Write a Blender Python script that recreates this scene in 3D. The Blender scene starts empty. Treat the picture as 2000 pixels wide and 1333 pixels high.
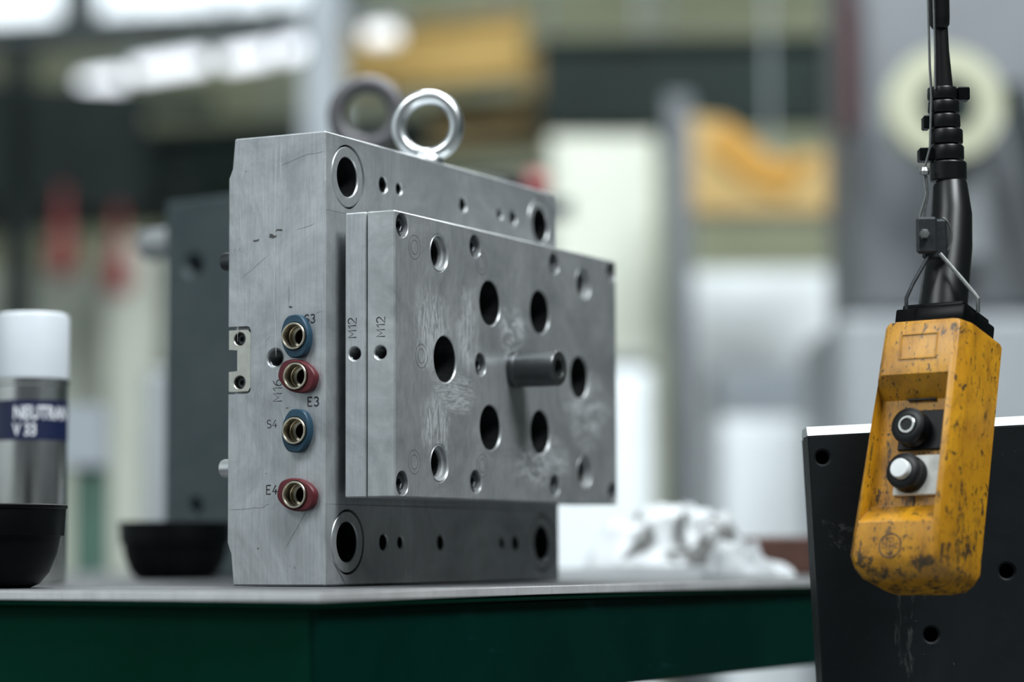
import bpy, bmesh, math, random
from mathutils import Vector, Matrix, noise
random.seed(7)
PI = math.pi
R = math.radians
C = bpy.context.scene.collection
sc = bpy.context.scene

# ------------------------------------------------------------------ camera
T = 0.90                                   # height of the workbench top
cam = bpy.data.cameras.new('camera')
cam_o = bpy.data.objects.new('camera', cam)
C.objects.link(cam_o)
pitch, roll = R(4.74), R(-0.26)
fw = Vector((0, math.cos(pitch), math.sin(pitch)))
rt = Vector((1, 0, 0))
up = rt.cross(fw)
r2 = rt * math.cos(roll) + up * math.sin(roll)
u2 = up * math.cos(roll) - rt * math.sin(roll)
m = Matrix((r2, u2, -fw)).transposed().to_4x4()
m.translation = (0, 0, T + 0.02705)
cam_o.matrix_world = m
cam.sensor_width = 36
cam.lens = 5033 / 2000 * 36
cam.clip_start = 0.05
cam.clip_end = 100
cam.dof.use_dof = True
cam.dof.focus_distance = 2.235
cam.dof.aperture_fstop = 2.0
cam.dof.aperture_blades = 0
sc.camera = cam_o

# ------------------------------------------------------------------ world, lamps, exposure
w = bpy.data.worlds.new('World')
sc.world = w
w.use_nodes = True
bg = w.node_tree.nodes['Background']
bg.inputs[0].default_value = (0.72, 0.86, 0.95, 1)
bg.inputs[1].default_value = 0.10
sc.view_settings.view_transform = 'Standard'
sc.view_settings.look = 'None'
sc.view_settings.exposure = 0.0
sc.view_settings.gamma = 1
sc.view_settings.use_curve_mapping = False


def area(name, loc, target, sx, sy, power, col=(0.93, 0.98, 1.0)):
    l = bpy.data.lights.new(name, 'AREA')
    l.shape = 'RECTANGLE'
    l.size, l.size_y = sx, sy
    l.energy = power
    l.color = col
    o = bpy.data.objects.new(name, l)
    C.objects.link(o)
    o.location = loc
    d = Vector(target) - Vector(loc)
    o.rotation_euler = d.to_track_quat('-Z', 'Y').to_euler()
    return o


area('hall_lamp_key', (-3.3, -0.6, 6.0), (-0.15, 2.3, 1.1), 2.6, 2.6, 310)
area('hall_lamp_side', (2.0, 0.1, 6.2), (0.1, 2.4, 1.1), 2.4, 2.4, 800)
area('hall_lamp_bench', (-0.4, 3.0, 5.4), (-0.4, 3.0, 0), 1.0, 3.0, 100)
area('fill_left_wall', (-4.6, -1.5, 5.4), (-8.0, -2.0, 1.2), 1.4, 3.0, 200)  # added fill, brightens the unseen left wall that the mould reflects
area('fill_rear', (0.3, 10.5, 5.8), (0.5, 11.5, 0), 6.0, 1.5, 260)  # added fill to brighten the back of the hall
area('fill_aisle', (0.7, 4.4, 5.2), (0.6, 8.0, 1.6), 3.0, 0.8, 330)  # added fill aimed at the cabinets and the hoist


# ------------------------------------------------------------------ helpers


def tag(o, label=None, cat=None, group=None, kind=None):
    if label: o['label'] = label
    if cat: o['category'] = cat
    if group: o['group'] = group
    if kind: o['kind'] = kind
    return o


def empty(name, loc=(0, 0, 0), rot=(0, 0, 0), label=None, cat=None, group=None):
    o = bpy.data.objects.new(name, None)
    o.empty_display_size = 0.05
    C.objects.link(o)
    o.location = loc
    o.rotation_euler = rot
    return tag(o, label, cat, group)


def obj(name, bm, mat, parent=None, smooth=True, angle=32, label=None):
    bmesh.ops.recalc_face_normals(bm, faces=bm.faces[:])
    me = bpy.data.meshes.new(name)
    bm.to_mesh(me)
    bm.free()
    if smooth:
        for p in me.polygons: p.use_smooth = True
        me.set_sharp_from_angle(angle=R(angle))
    me.materials.append(mat)
    o = bpy.data.objects.new(name, me)
    C.objects.link(o)
    if parent: o.parent = parent
    if label: o['label'] = label
    return o


def struct(name, bm, mat):
    o = obj(name, bm, mat, smooth=False)
    o['kind'] = 'structure'
    return o


def copy_tree(o, parent=None):
    c = o.copy()
    C.objects.link(c)
    if parent: c.parent = parent
    for ch in list(o.children): copy_tree(ch, c)
    return c


def box(bm, x0, y0, z0, x1, y1, z1, M=None, bev=0, seg=1):
    vs = [bm.verts.new((x, y, z)) for z in (z0, z1) for y in (y0, y1) for x in (x0, x1)]
    fs = [bm.faces.new([vs[i] for i in q]) for q in
          ((0, 2, 3, 1), (4, 5, 7, 6), (0, 1, 5, 4), (2, 6, 7, 3), (0, 4, 6, 2), (1, 3, 7, 5))]
    if bev:
        es = list({e for f in fs for e in f.edges})
        r = bmesh.ops.bevel(bm, geom=es, offset=bev, segments=seg, profile=0.5, affect='EDGES')
        allv = {v for f in r['faces'] for v in f.verts} | {v for v in vs if v.is_valid}
        vs = list(allv)
    if M is not None: bmesh.ops.transform(bm, matrix=M, verts=vs)
    return bm


def nb(): return bmesh.new()


def bx(*a, **k): return box(nb(), *a, **k)


def lathe(bm, prof, M=Matrix(), seg=32, closed=True):
    rings = []
    for r, h in prof:
        if r < 1e-7:
            rings.append([bm.verts.new(M @ Vector((0, 0, h)))])
        else:
            rings.append([bm.verts.new(M @ Vector((r * math.cos(2 * PI * i / seg), r * math.sin(2 * PI * i / seg), h)))
                          for i in range(seg)])
    for a, b in zip(rings, rings[1:]):
        for i in range(seg):
            j = (i + 1) % seg
            if len(a) == 1 and len(b) == 1: continue
            if len(a) == 1: bm.faces.new((a[0], b[j], b[i]))
            elif len(b) == 1: bm.faces.new((a[i], a[j], b[0]))
            else: bm.faces.new((a[i], a[j], b[j], b[i]))
    return bm


def loft(bm, loops, cap0=True, cap1=True, ring=False):
    L = [[bm.verts.new(p) for p in lp] for lp in loops]
    n = len(L[0])
    pairs = list(zip(L, L[1:])) + ([(L[-1], L[0])] if ring else [])
    for a, b in pairs:
        for i in range(n):
            j = (i + 1) % n
            bm.faces.new((a[i], a[j], b[j], b[i]))
    if not ring:
        if cap0: bm.faces.new(L[0][::-1])
        if cap1: bm.faces.new(L[-1])
    return bm


def tube(bm, pts, rad, seg=8, M=None, squash=None):
    pts = [Vector(p) for p in pts]
    rads = rad if isinstance(rad, (list, tuple)) else [rad] * len(pts)
    t0 = (pts[1] - pts[0]).normalized()
    n = t0.orthogonal().normalized()
    loops = []
    for i, p in enumerate(pts):
        if i == 0: t = pts[1] - pts[0]
        elif i == len(pts) - 1: t = pts[-1] - pts[-2]
        else: t = (pts[i + 1] - p).normalized() + (p - pts[i - 1]).normalized()
        t.normalize()
        n = (n - t * n.dot(t))
        if n.length < 1e-6: n = t.orthogonal()
        n.normalize()
        b = t.cross(n)
        lp = []
        for k in range(seg):
            a = 2 * PI * k / seg
            q = (n * math.cos(a) + b * math.sin(a)) * rads[i]
            if squash: q.z *= squash
            q = p + q
            lp.append(M @ q if M is not None else q)
        loops.append(lp)
    return loft(bm, loops)


def prism(bm, poly, h0, h1, M=Matrix(), bev=0):
    a = [bm.verts.new(M @ Vector((p[0], p[1], h0))) for p in poly]
    b = [bm.verts.new(M @ Vector((p[0], p[1], h1))) for p in poly]
    n = len(poly)
    fs = [bm.faces.new(a[::-1]), bm.faces.new(b)]
    for i in range(n):
        j = (i + 1) % n
        fs.append(bm.faces.new((a[i], a[j], b[j], b[i])))
    if bev:
        es = list({e for f in fs for e in f.edges})
        bmesh.ops.bevel(bm, geom=es, offset=bev, segments=1, profile=0.5, affect='EDGES')
    return bm


def frame(o, u, v, n):
    m = Matrix((Vector(u), Vector(v), Vector(n))).transposed().to_4x4()
    m.translation = Vector(o)
    return m


def cut(o, cbm):
    """subtract the closed cutter shapes from a mesh object, for good"""
    bmesh.ops.recalc_face_normals(cbm, faces=cbm.faces[:])
    me = bpy.data.meshes.new('cutter')
    cbm.to_mesh(me)
    cbm.free()
    c = bpy.data.objects.new('cutter', me)
    C.objects.link(c)
    c.matrix_world = o.matrix_world
    par, o.parent = o.parent, None
    mw = o.matrix_basis.copy()
    o.matrix_basis = Matrix()
    c.matrix_basis = Matrix()
    md = o.modifiers.new('cut', 'BOOLEAN')
    md.object = c
    md.operation = 'DIFFERENCE'
    md.solver = 'EXACT'
    bpy.context.view_layer.update()
    dg = bpy.context.evaluated_depsgraph_get()
    new = bpy.data.meshes.new_from_object(o.evaluated_get(dg))
    o.modifiers.clear()
    old = o.data
    mt = old.materials[0]
    o.data = new
    new.name = old.name
    new.materials.clear()
    new.materials.append(mt)
    for p in new.polygons:
        p.use_smooth = True
        p.material_index = 0
    new.set_sharp_from_angle(angle=R(30))
    o.parent = par
    o.matrix_basis = mw
    bpy.data.objects.remove(c)
    bpy.data.meshes.remove(me)


# ------------------------------------------------------------------ materials


def N(nt, t, **kw):
    n = nt.nodes.new(t)
    for k, v in kw.items(): setattr(n, k, v)
    return n


def base_mat(name):
    mt = bpy.data.materials.new(name)
    mt.use_nodes = True
    nt = mt.node_tree
    return mt, nt, nt.nodes['Principled BSDF']


def noise_node(nt, scale, detail=4, rough=0.6, vec=None, dist=0):
    n = N(nt, 'ShaderNodeTexNoise')
    n.inputs['Scale'].default_value = scale
    n.inputs['Detail'].default_value = detail
    n.inputs['Roughness'].default_value = rough
    n.inputs['Distortion'].default_value = dist
    if vec is not None: nt.links.new(vec, n.inputs['Vector'])
    return n.outputs['Fac']


def ramp(nt, src, stops):
    r = N(nt, 'ShaderNodeValToRGB')
    el = r.color_ramp.elements
    while len(el) > 1: el.remove(el[-1])
    el[0].position = stops[0][0]
    v = stops[0][1]
    el[0].color = (v, v, v, 1) if not hasattr(v, '__len__') else (*v, 1)
    for pos, v in stops[1:]:
        e = el.new(pos)
        e.color = (v, v, v, 1) if not hasattr(v, '__len__') else (*v, 1)
    nt.links.new(src, r.inputs[0])
    return r.outputs[0]


def mixc(nt, fac, a, b):
    mx = N(nt, 'ShaderNodeMix', data_type='RGBA')
    for sock, val in ((mx.inputs[0], fac), (mx.inputs[6], a), (mx.inputs[7], b)):
        if hasattr(val, 'is_output'): nt.links.new(val, sock)
        elif hasattr(val, '__len__'): sock.default_value = (*val, 1)
        else: sock.default_value = val
    return mx.outputs[2]


def math_node(nt, op, a, b=None):
    n = N(nt, 'ShaderNodeMath', operation=op)
    for s, v in ((n.inputs[0], a), (n.inputs[1], b)):
        if v is None: continue
        if hasattr(v, 'is_output'): nt.links.new(v, s)
        else: s.default_value = v
    return n.outputs[0]


def bump(nt, bsdf, h, strength=0.2, dist=0.001):
    b = N(nt, 'ShaderNodeBump')
    b.inputs['Strength'].default_value = strength
    b.inputs['Distance'].default_value = dist
    nt.links.new(h, b.inputs['Height'])
    nt.links.new(b.outputs[0], bsdf.inputs['Normal'])


def plain(name, col, rough=0.5, metal=0.0, var=0.15, scale=8, spec=0.5):
    mt, nt, b = base_mat(name)
    tc = N(nt, 'ShaderNodeTexCoord').outputs['Object']
    f = noise_node(nt, scale, 4, 0.6, tc)
    f = ramp(nt, f, [(0.3, 0.0), (0.7, 1.0)])
    a = tuple(c * (1 - var) for c in col)
    d = tuple(min(1, c * (1 + var)) for c in col)
    nt.links.new(mixc(nt, f, a, d), b.inputs['Base Color'])
    b.inputs['Roughness'].default_value = rough
    b.inputs['Metallic'].default_value = metal
    b.inputs['Specular IOR Level'].default_value = spec
    return mt


def emit(name, col, s):
    mt, nt, b = base_mat(name)
    b.inputs['Base Color'].default_value = (*col, 1)
    b.inputs['Emission Color'].default_value = (*col, 1)
    b.inputs['Emission Strength'].default_value = s
    return mt


def mapped(nt, vec, scale, loc=(0, 0, 0), rot=(0, 0, 0)):
    mp = N(nt, 'ShaderNodeMapping')
    mp.inputs['Scale'].default_value = scale
    mp.inputs['Location'].default_value = loc
    mp.inputs['Rotation'].default_value = rot
    nt.links.new(vec, mp.inputs['Vector'])
    return mp.outputs[0]


def steel(name, dark, light, rough=(0.3, 0.45), brush=(60, 60, 700), spots=True, grease=None, brush_rot=(0, 0, 0), metal=0.6, coat=0.0):
    """ground tool steel: cloudy tone, fine grinding lines, handling marks, small dark nicks"""
    mt, nt, b = base_mat(name)
    tc = N(nt, 'ShaderNodeTexCoord').outputs['Object']
    cloud = noise_node(nt, 11, 6, 0.7, tc, 0.8)
    tone = ramp(nt, cloud, [(0.32, 0.0), (0.68, 1.0)])
    col = mixc(nt, tone, dark, light)
    lines = noise_node(nt, 1.0, 3, 0.6, mapped(nt, tc, brush, rot=brush_rot))
    col = mixc(nt, ramp(nt, lines, [(0.45, 0.0), (0.8, 0.35)]), col, tuple(c * 0.55 for c in dark))
    if spots:
        sp = noise_node(nt, 90, 3, 0.75, tc, 1.2)
        col = mixc(nt, ramp(nt, sp, [(0.70, 0.0), (0.76, 0.8)]), col, (0.09, 0.095, 0.10))
        st = noise_node(nt, 9, 6, 0.75, mapped(nt, tc, (1, 1, 0.5)), 2.0)
        col = mixc(nt, ramp(nt, st, [(0.60, 0.0), (0.75, 0.45)]), col, (0.20, 0.20, 0.195))
    rr = noise_node(nt, 22, 5, 0.7, mapped(nt, tc, (1, 1, 1.6)), 1.5)
    rgh = N(nt, 'ShaderNodeMapRange')
    rgh.inputs[1].default_value, rgh.inputs[2].default_value = 0.3, 0.7
    rgh.inputs[3].default_value, rgh.inputs[4].default_value = rough
    nt.links.new(rr, rgh.inputs[0])
    rough_out = rgh.outputs[0]
    height = math_node(nt, 'MULTIPLY', lines, 0.35)
    if grease:
        tot = None
        for (cx, cy, cz, sx, sz, rot, fq) in grease:
            vec = mapped(nt, tc, (1 / sx, 0.0, 1 / sz), (-cx / sx, 0, -cz / sz))
            ln = N(nt, 'ShaderNodeVectorMath', operation='LENGTH')
            nt.links.new(vec, ln.inputs[0])
            wob = noise_node(nt, 30, 4, 0.65, tc, 1.0)
            d = math_node(nt, 'ADD', ln.outputs['Value'], math_node(nt, 'MULTIPLY', wob, 1.1))
            msk = ramp(nt, math_node(nt, 'MULTIPLY', d, 0.5), [(0.50, 1.0), (0.72, 0.0)])
            sw = noise_node(nt, 1.0, 4, 0.6, mapped(nt, tc, (fq[0], 1, fq[1]), rot=(0, R(rot), 0)), 1.2)
            sw = ramp(nt, sw, [(0.40, 0.0), (0.60, 1.0)])
            g = math_node(nt, 'MULTIPLY', msk, sw)
            tot = g if tot is None else math_node(nt, 'MAXIMUM', tot, g)
        col = mixc(nt, math_node(nt, 'MULTIPLY', tot, 0.8), col, (0.88, 0.91, 0.93))
        rough_out = math_node(nt, 'ADD', rough_out, math_node(nt, 'MULTIPLY', tot, 0.12))
        height = math_node(nt, 'ADD', height, math_node(nt, 'MULTIPLY', tot, 0.9))
    nt.links.new(col, b.inputs['Base Color'])
    nt.links.new(rough_out, b.inputs['Roughness'])
    b.inputs['Metallic'].default_value = metal
    b.inputs['Coat Weight'].default_value = coat
    b.inputs['Coat Roughness'].default_value = 0.12
    bump(nt, b, height, 0.12, 0.0006)
    return mt


M = {}
M['body'] = steel('ground_steel_body', (0.31, 0.33, 0.345), (0.57, 0.595, 0.61), (0.36, 0.52), brush=(420, 420, 22), coat=0.3)
M['plate'] = steel('ground_steel_plate', (0.33, 0.35, 0.36), (0.58, 0.60, 0.61), (0.28, 0.42), brush=(220, 60, 60), coat=0.4, spots=False,
                   grease=[(0.083, 0, 0.225, 0.042, 0.055, 55, (260, 60)), (0.125, 0, 0.170, 0.055, 0.022, 12, (60, 420)),
                           (0.088, 0, 0.140, 0.035, 0.040, 70, (240, 60)), (0.15, 0, 0.235, 0.03, 0.05, 60, (200, 50)),
                           (0.30, 0, 0.115, 0.08, 0.03, 20, (70, 120)), (0.40, 0, 0.17, 0.06, 0.05, 30, (60, 90)),
                           (0.24, 0, 0.235, 0.04, 0.03, 30, (60, 110))])
M['thread_steel'] = plain('cut_thread_steel', (0.17, 0.18, 0.185), 0.32, 0.9, 0.15, 200)
M['bright_steel'] = steel('turned_steel', (0.55, 0.57, 0.58), (0.68, 0.70, 0.71), (0.22, 0.32), spots=False)
M['zinc'] = plain('zinc_plated_steel', (0.72, 0.75, 0.76), 0.3, 1.0, 0.06, 60)
M['bush'] = plain('hardened_steel_bushing', (0.42, 0.44, 0.45), 0.42, 0.6, 0.12, 120)
M['pin'] = plain('dark_ground_pin', (0.065, 0.07, 0.073), 0.36, 0.7, 0.12, 90)
M['black_oxide'] = plain('black_oxide_steel', (0.05, 0.055, 0.06), 0.38, 0.7, 0.2, 200)
M['shade_liner'] = steel('bore_shade_steel', (0.05, 0.055, 0.058), (0.11, 0.118, 0.122), (0.25, 0.4), brush=(20, 20, 300), spots=False, metal=0.9)  # dark liner colour paints the shade inside the bores
M['hole'] = plain('bore_end_shade', (0.03, 0.033, 0.036), 0.35, 0.8, 0.2, 100)  # near-black discs paint the shade at the bore ends
M['nickel'] = plain('worn_nickel_brass', (0.50, 0.46, 0.37), 0.34, 1.0, 0.15, 180)
M['brass'] = plain('dark_brass', (0.13, 0.085, 0.045), 0.38, 1.0, 0.3, 180)  # dark brass tone inside the coupling sockets
M['lock'] = plain('yellowed_steel', (0.62, 0.61, 0.55), 0.36, 1.0, 0.08, 120)
M['blue'] = plain('blue_anodised', (0.010, 0.045, 0.078), 0.5, 0.1, 0.15, 160)
M['red'] = plain('red_anodised', (0.085, 0.006, 0.011), 0.5, 0.1, 0.15, 160)
M['engrave'] = plain('engraved_ink', (0.035, 0.035, 0.04), 0.7, 0.0, 0.2, 200, 0.2)
M['scratch'] = plain('bright_scratch', (0.72, 0.74, 0.75), 0.35, 1.0, 0.1, 200)
M['nick'] = plain('rust_nick', (0.07, 0.07, 0.07), 0.6, 0.2, 0.3, 200)
M['witness'] = plain('stamped_ring', (0.12, 0.125, 0.125), 0.5, 0.4, 0.2, 200)
M['slate_steel'] = steel('dark_slate_steel', (0.055, 0.075, 0.082), (0.085, 0.105, 0.112), (0.45, 0.6))
M['slate_edge'] = plain('lit_chamfer', (0.6, 0.63, 0.65), 0.35, 1.0, 0.1, 50)  # bright tone paints the light caught by the slab's top chamfer
M['grey_steel'] = plain('grey_forged_steel', (0.11, 0.108, 0.115), 0.5, 0.6, 0.1, 40)
M['black_plastic'] = plain('black_plastic', (0.002, 0.0025, 0.003), 0.35, 0, 0.2, 40, 0.10)
M['rubber'] = plain('black_rubber', (0.004, 0.0045, 0.005), 0.35, 0, 0.2, 60, 0.28)
M['cable'] = plain('cable_sheath', (0.004, 0.0045, 0.0045), 0.45, 0, 0.2, 60, 0.25)
M['wire'] = plain('steel_wire', (0.42, 0.43, 0.42), 0.35, 1.0, 0.15, 200)
M['cap'] = plain('milky_plastic_cap', (0.58, 0.62, 0.66), 0.35, 0, 0.04, 20)
M['can'] = plain('bare_aluminium', (0.66, 0.66, 0.64), 0.24, 1.0, 0.06, 50)
M['label'] = plain('navy_print', (0.003, 0.009, 0.045), 0.45, 0, 0.1, 40)
M['white_print'] = plain('white_print', (0.82, 0.84, 0.88), 0.5, 0, 0.02, 40)
M['button_white'] = plain('grey_white_button', (0.62, 0.64, 0.64), 0.4, 0, 0.08, 90)
M['button_plate'] = plain('white_plate', (0.62, 0.63, 0.60), 0.45, 0, 0.15, 120)
M['wood'] = plain('red_brown_block', (0.06, 0.022, 0.014), 0.6, 0, 0.3, 30)
M['white_paint'] = plain('white_machine_paint', (0.62, 0.66, 0.68), 0.45, 0, 0.06, 3)
M['cream_paint'] = plain('cream_machine_paint', (0.54, 0.57, 0.49), 0.5, 0, 0.08, 3)
M['grey_paint'] = plain('grey_machine_paint', (0.25, 0.28, 0.305), 0.5, 0, 0.15, 3)
M['light_grey'] = plain('light_grey_machine_paint', (0.22, 0.24, 0.255), 0.5, 0, 0.1, 3)
M['hood'] = plain('grey_hood_paint', (0.10, 0.11, 0.12), 0.5, 0, 0.15, 3)
M['mid_grey'] = plain('mid_grey_paint', (0.085, 0.095, 0.105), 0.5, 0, 0.15, 3)
M['dark_green'] = plain('dark_green_girder', (0.012, 0.020, 0.018), 0.6, 0, 0.3, 2, 0.1)
M['dark_machine'] = plain('dark_machine_casting', (0.009, 0.014, 0.0135), 0.6, 0, 0.3, 3, 0.08)
M['olive'] = plain('olive_paint', (0.20, 0.20, 0.12), 0.6, 0, 0.2, 2)
M['brown_beam'] = plain('ochre_beam', (0.20, 0.145, 0.055), 0.6, 0, 0.25, 3)
M['crane_yellow'] = plain('crane_yellow', (0.36, 0.24, 0.075), 0.5, 0, 0.12, 3)
M['deep_yellow'] = plain('deep_yellow', (0.34, 0.165, 0.003), 0.5, 0, 0.1, 3)
M['red_paint'] = plain('red_plastic', (0.16, 0.012, 0.014), 0.5, 0, 0.2, 5)
M['maroon'] = plain('dark_maroon', (0.04, 0.008, 0.010), 0.6, 0, 0.2, 5)
M['green_paint'] = plain('pale_green_paint', (0.05, 0.105, 0.08), 0.5, 0, 0.2, 5)
M['reel'] = plain('pale_reel', (0.30, 0.31, 0.22), 0.5, 0, 0.12, 8)
M['wall'] = plain('olive_cream_wall', (0.29, 0.31, 0.205), 0.8, 0, 0.15, 0.8)
M['wall_side'] = plain('grey_wall', (0.62, 0.66, 0.67), 0.8, 0, 0.1, 0.8)
M['wall_dark'] = plain('dark_grey_green_wall', (0.035, 0.045, 0.043), 0.8, 0, 0.15, 0.8)
M['floor'] = plain('concrete_floor', (0.16, 0.17, 0.17), 0.5, 0, 0.15, 1.2)
M['ceiling'] = plain('ceiling_sheet', (0.30, 0.33, 0.34), 0.7, 0, 0.1, 1)
M['frame'] = plain('window_frame_grey', (0.13, 0.15, 0.16), 0.5, 0, 0.1, 4)
M['daylight'] = emit('daylight_glass', (0.86, 0.95, 1.0), 1.7)
M['girder_glint'] = emit('girder_glint_glow', (0.95, 0.95, 0.93), 0.7)  # glow that paints the highlight on the yellow girder
M['lamp'] = emit('lamp_tube', (0.90, 0.94, 1.0), 1.9)


def bench_top():
    mt, nt, b = base_mat('worn_bench_steel')
    tc = N(nt, 'ShaderNodeTexCoord').outputs['Object']
    f = noise_node(nt, 9, 6, 0.7, tc, 1.0)
    col = mixc(nt, ramp(nt, f, [(0.35, 0.0), (0.65, 1.0)]), (0.055, 0.06, 0.063), (0.12, 0.125, 0.13))
    s = noise_node(nt, 120, 3, 0.7, tc, 0.5)
    col = mixc(nt, ramp(nt, s, [(0.62, 0.0), (0.72, 0.7)]), col, (0.03, 0.03, 0.032))
    nt.links.new(col, b.inputs['Base Color'])
    b.inputs['Metallic'].default_value = 0.5
    nt.links.new(ramp(nt, noise_node(nt, 30, 4, 0.6, tc), [(0.3, 0.38), (0.7, 0.6)]), b.inputs['Roughness'])
    bump(nt, b, s, 0.15, 0.0008)
    return mt


def green_paint(name, a, c, chip):
    mt, nt, b = base_mat(name)
    tc = N(nt, 'ShaderNodeTexCoord').outputs['Object']
    f = noise_node(nt, 6, 5, 0.6, tc, 0.5)
    col = mixc(nt, ramp(nt, f, [(0.3, 0.0), (0.7, 1.0)]), a, c)
    s = noise_node(nt, 1, 4, 0.7, mapped(nt, tc, (14, 14, 60)), 1.0)
    col = mixc(nt, ramp(nt, s, [(0.62, 0.0), (0.74, 0.6)]), col, chip)
    d = noise_node(nt, 1, 4, 0.7, mapped(nt, tc, (60, 60, 9)), 1.0)
    col = mixc(nt, ramp(nt, d, [(0.66, 0.0), (0.74, 0.8)]), col, (0.004, 0.01, 0.01))
    nt.links.new(col, b.inputs['Base Color'])
    b.inputs['Roughness'].default_value = 0.5
    b.inputs['Specular IOR Level'].default_value = 0.03
    return mt


def worn_yellow():
    mt, nt, b = base_mat('grimy_yellow_plastic')
    tc = N(nt, 'ShaderNodeTexCoord').outputs['Object']
    f = noise_node(nt, 22, 5, 0.65, tc, 0.8)
    col = mixc(nt, ramp(nt, f, [(0.3, 0.0), (0.7, 1.0)]), (0.33, 0.140, 0.003), (0.50, 0.240, 0.008))
    st = noise_node(nt, 1, 5, 0.7, mapped(nt, tc, (70, 70, 26)), 0.5)
    col = mixc(nt, ramp(nt, st, [(0.50, 0.0), (0.72, 0.8)]), col, (0.15, 0.062, 0.006))
    sp = noise_node(nt, 210, 3, 0.7, mapped(nt, tc, (1, 1, 0.6)), 0.4)
    col = mixc(nt, ramp(nt, sp, [(0.60, 0.0), (0.645, 0.9)]), col, (0.035, 0.022, 0.008))
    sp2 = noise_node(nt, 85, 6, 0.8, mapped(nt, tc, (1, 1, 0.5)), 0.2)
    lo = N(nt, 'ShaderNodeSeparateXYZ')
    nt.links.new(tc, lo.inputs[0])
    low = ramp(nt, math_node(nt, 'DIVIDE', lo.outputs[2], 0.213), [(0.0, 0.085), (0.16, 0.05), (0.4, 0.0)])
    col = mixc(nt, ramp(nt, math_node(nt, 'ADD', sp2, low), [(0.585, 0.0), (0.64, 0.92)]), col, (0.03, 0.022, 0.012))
    nt.links.new(col, b.inputs['Base Color'])
    b.inputs['Roughness'].default_value = 0.4
    bump(nt, b, sp2, 0.25, 0.0012)
    return mt


def rag_mat():
    mt, nt, b = base_mat('soiled_white_cloth')
    tc = N(nt, 'ShaderNodeTexCoord').outputs['Object']
    f = noise_node(nt, 15, 3, 0.6, tc, 0.7)
    col = mixc(nt, ramp(nt, f, [(0.46, 0.0), (0.56, 1.0)]), (0.54, 0.565, 0.58), (0.07, 0.07, 0.068))
    nt.links.new(col, b.inputs['Base Color'])
    b.inputs['Roughness'].default_value = 0.9
    return mt


M['bench_top'] = bench_top()
M['edge'] = steel('worn_bright_edge', (0.58, 0.58, 0.59), (0.75, 0.75, 0.76), (0.35, 0.5), brush=(400, 400, 40), metal=0.5)
M['bench_left'] = green_paint('bench_green_paint', (0.0002, 0.020, 0.011), (0.0003, 0.027, 0.015), (0.0012, 0.014, 0.011))
M['bench_right'] = green_paint('bench_green_shaded', (0.0003, 0.012, 0.009), (0.0005, 0.019, 0.013), (0.006, 0.035, 0.038))  # bench green darkened in colour for the shaded right side
M['yellow'] = worn_yellow()
M['cloth'] = rag_mat()
M['white_cloth'] = plain('clean_white_cloth', (0.42, 0.445, 0.46), 0.9, 0, 0.05, 14)

# ------------------------------------------------------------------ the hall
struct('floor', bx(-8, -6, -0.1, 8, 20, 0), M['floor'])
struct('ceiling', bx(-8, -6, 6.4, 8, 20, 6.5), M['ceiling'])
struct('wall_left', bx(-8.15, -6, 0, -8, 20, 6.4), M['wall_side'])
struct('wall_right', bx(8, -6, 0, 8.15, 20, 6.4), M['wall_dark'])
WB = Matrix.Translation((0, 15.8, 0)) @ Matrix.Rotation(R(-16), 4, 'Z')     # the rear wall runs off to the left
bm = nb()
box(bm, -9, 0, 0, 9, 0.2, 4.30, WB)
box(bm, -9, 0, 5.9, 9, 0.2, 6.4, WB)
box(bm, -1.0, 0, 4.22, 9, 0.2, 5.9, WB)
struct('wall_back', bm, M['wall'])
xs = [-7.0, -4.6, -2.92, -1.02]
for i in range(3):
    a, b_ = xs[i] + 0.13, xs[i + 1] - 0.13
    wf = nb()
    box(wf, a - 0.10, -0.06, 4.22, b_ + 0.10, 0.1, 4.38, WB)
    box(wf, a - 0.10, -0.06, 5.85, b_ + 0.10, 0.1, 5.95, WB)
    box(wf, a - 0.10, -0.06, 4.38, a, 0.1, 5.85, WB)
    box(wf, b_, -0.06, 4.38, b_ + 0.10, 0.1, 5.85, WB)
    o = struct('window_%d' % (i + 1), wf, M['frame'])
    g = obj('pane', bx(a, 0.02, 4.38, b_, 0.04, 5.85, WB), M['daylight'], o, False)

# ------------------------------------------------------------------ workbench
bench = empty('workbench', (-0.145, 1.95, T), (0, 0, R(60)), 'green steel workbench with a worn bare metal top under the mould', 'workbench')
bl, bw = 2.0, 1.7
obj('bench_top', bx(0, 0, -0.0078, bl, bw, 0, bev=0.0024, seg=3), M['bench_top'], bench)
for e in ((-0.0012, -0.0012, bl + 0.0012, 0.0), (-0.0012, 0.0001, 0.0, bw)):
    obj('edge_band', bx(e[0], e[1], -0.0076, e[2], e[3], -0.0004, bev=0.0005), M['edge'], bench, label='bare bright worn edge')
obj('lip', bx(0.0006, 0.0006, -0.0125, bl - 0.0006, bw - 0.0006, -0.0079, bev=0.0015), M['bench_left'], bench, label='green painted edge under the bare top')
obj('left_apron', bx(0.011, 0.0165, -0.092, 0.019, bw - 0.02, -0.0126, bev=0.0015), M['bench_left'], bench)
obj('right_apron', bx(0.0112, 0.008, -0.092, bl - 0.02, 0.0162, -0.0126, bev=0.0015), M['bench_right'], bench, label='scuffed teal-green apron, coloured darker as the shaded side')
obj('rear_apron', bx(bl - 0.03, 0.02, -0.092, bl - 0.02, bw - 0.02, -0.0126), M['bench_left'], bench)
for x in (0.06, bl - 0.12):
    for y in (0.06, bw - 0.12):
        obj('leg', bx(x, y, -T, x + 0.06, y + 0.06, -0.0126, bev=0.003), M['bench_left'], bench)

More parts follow.
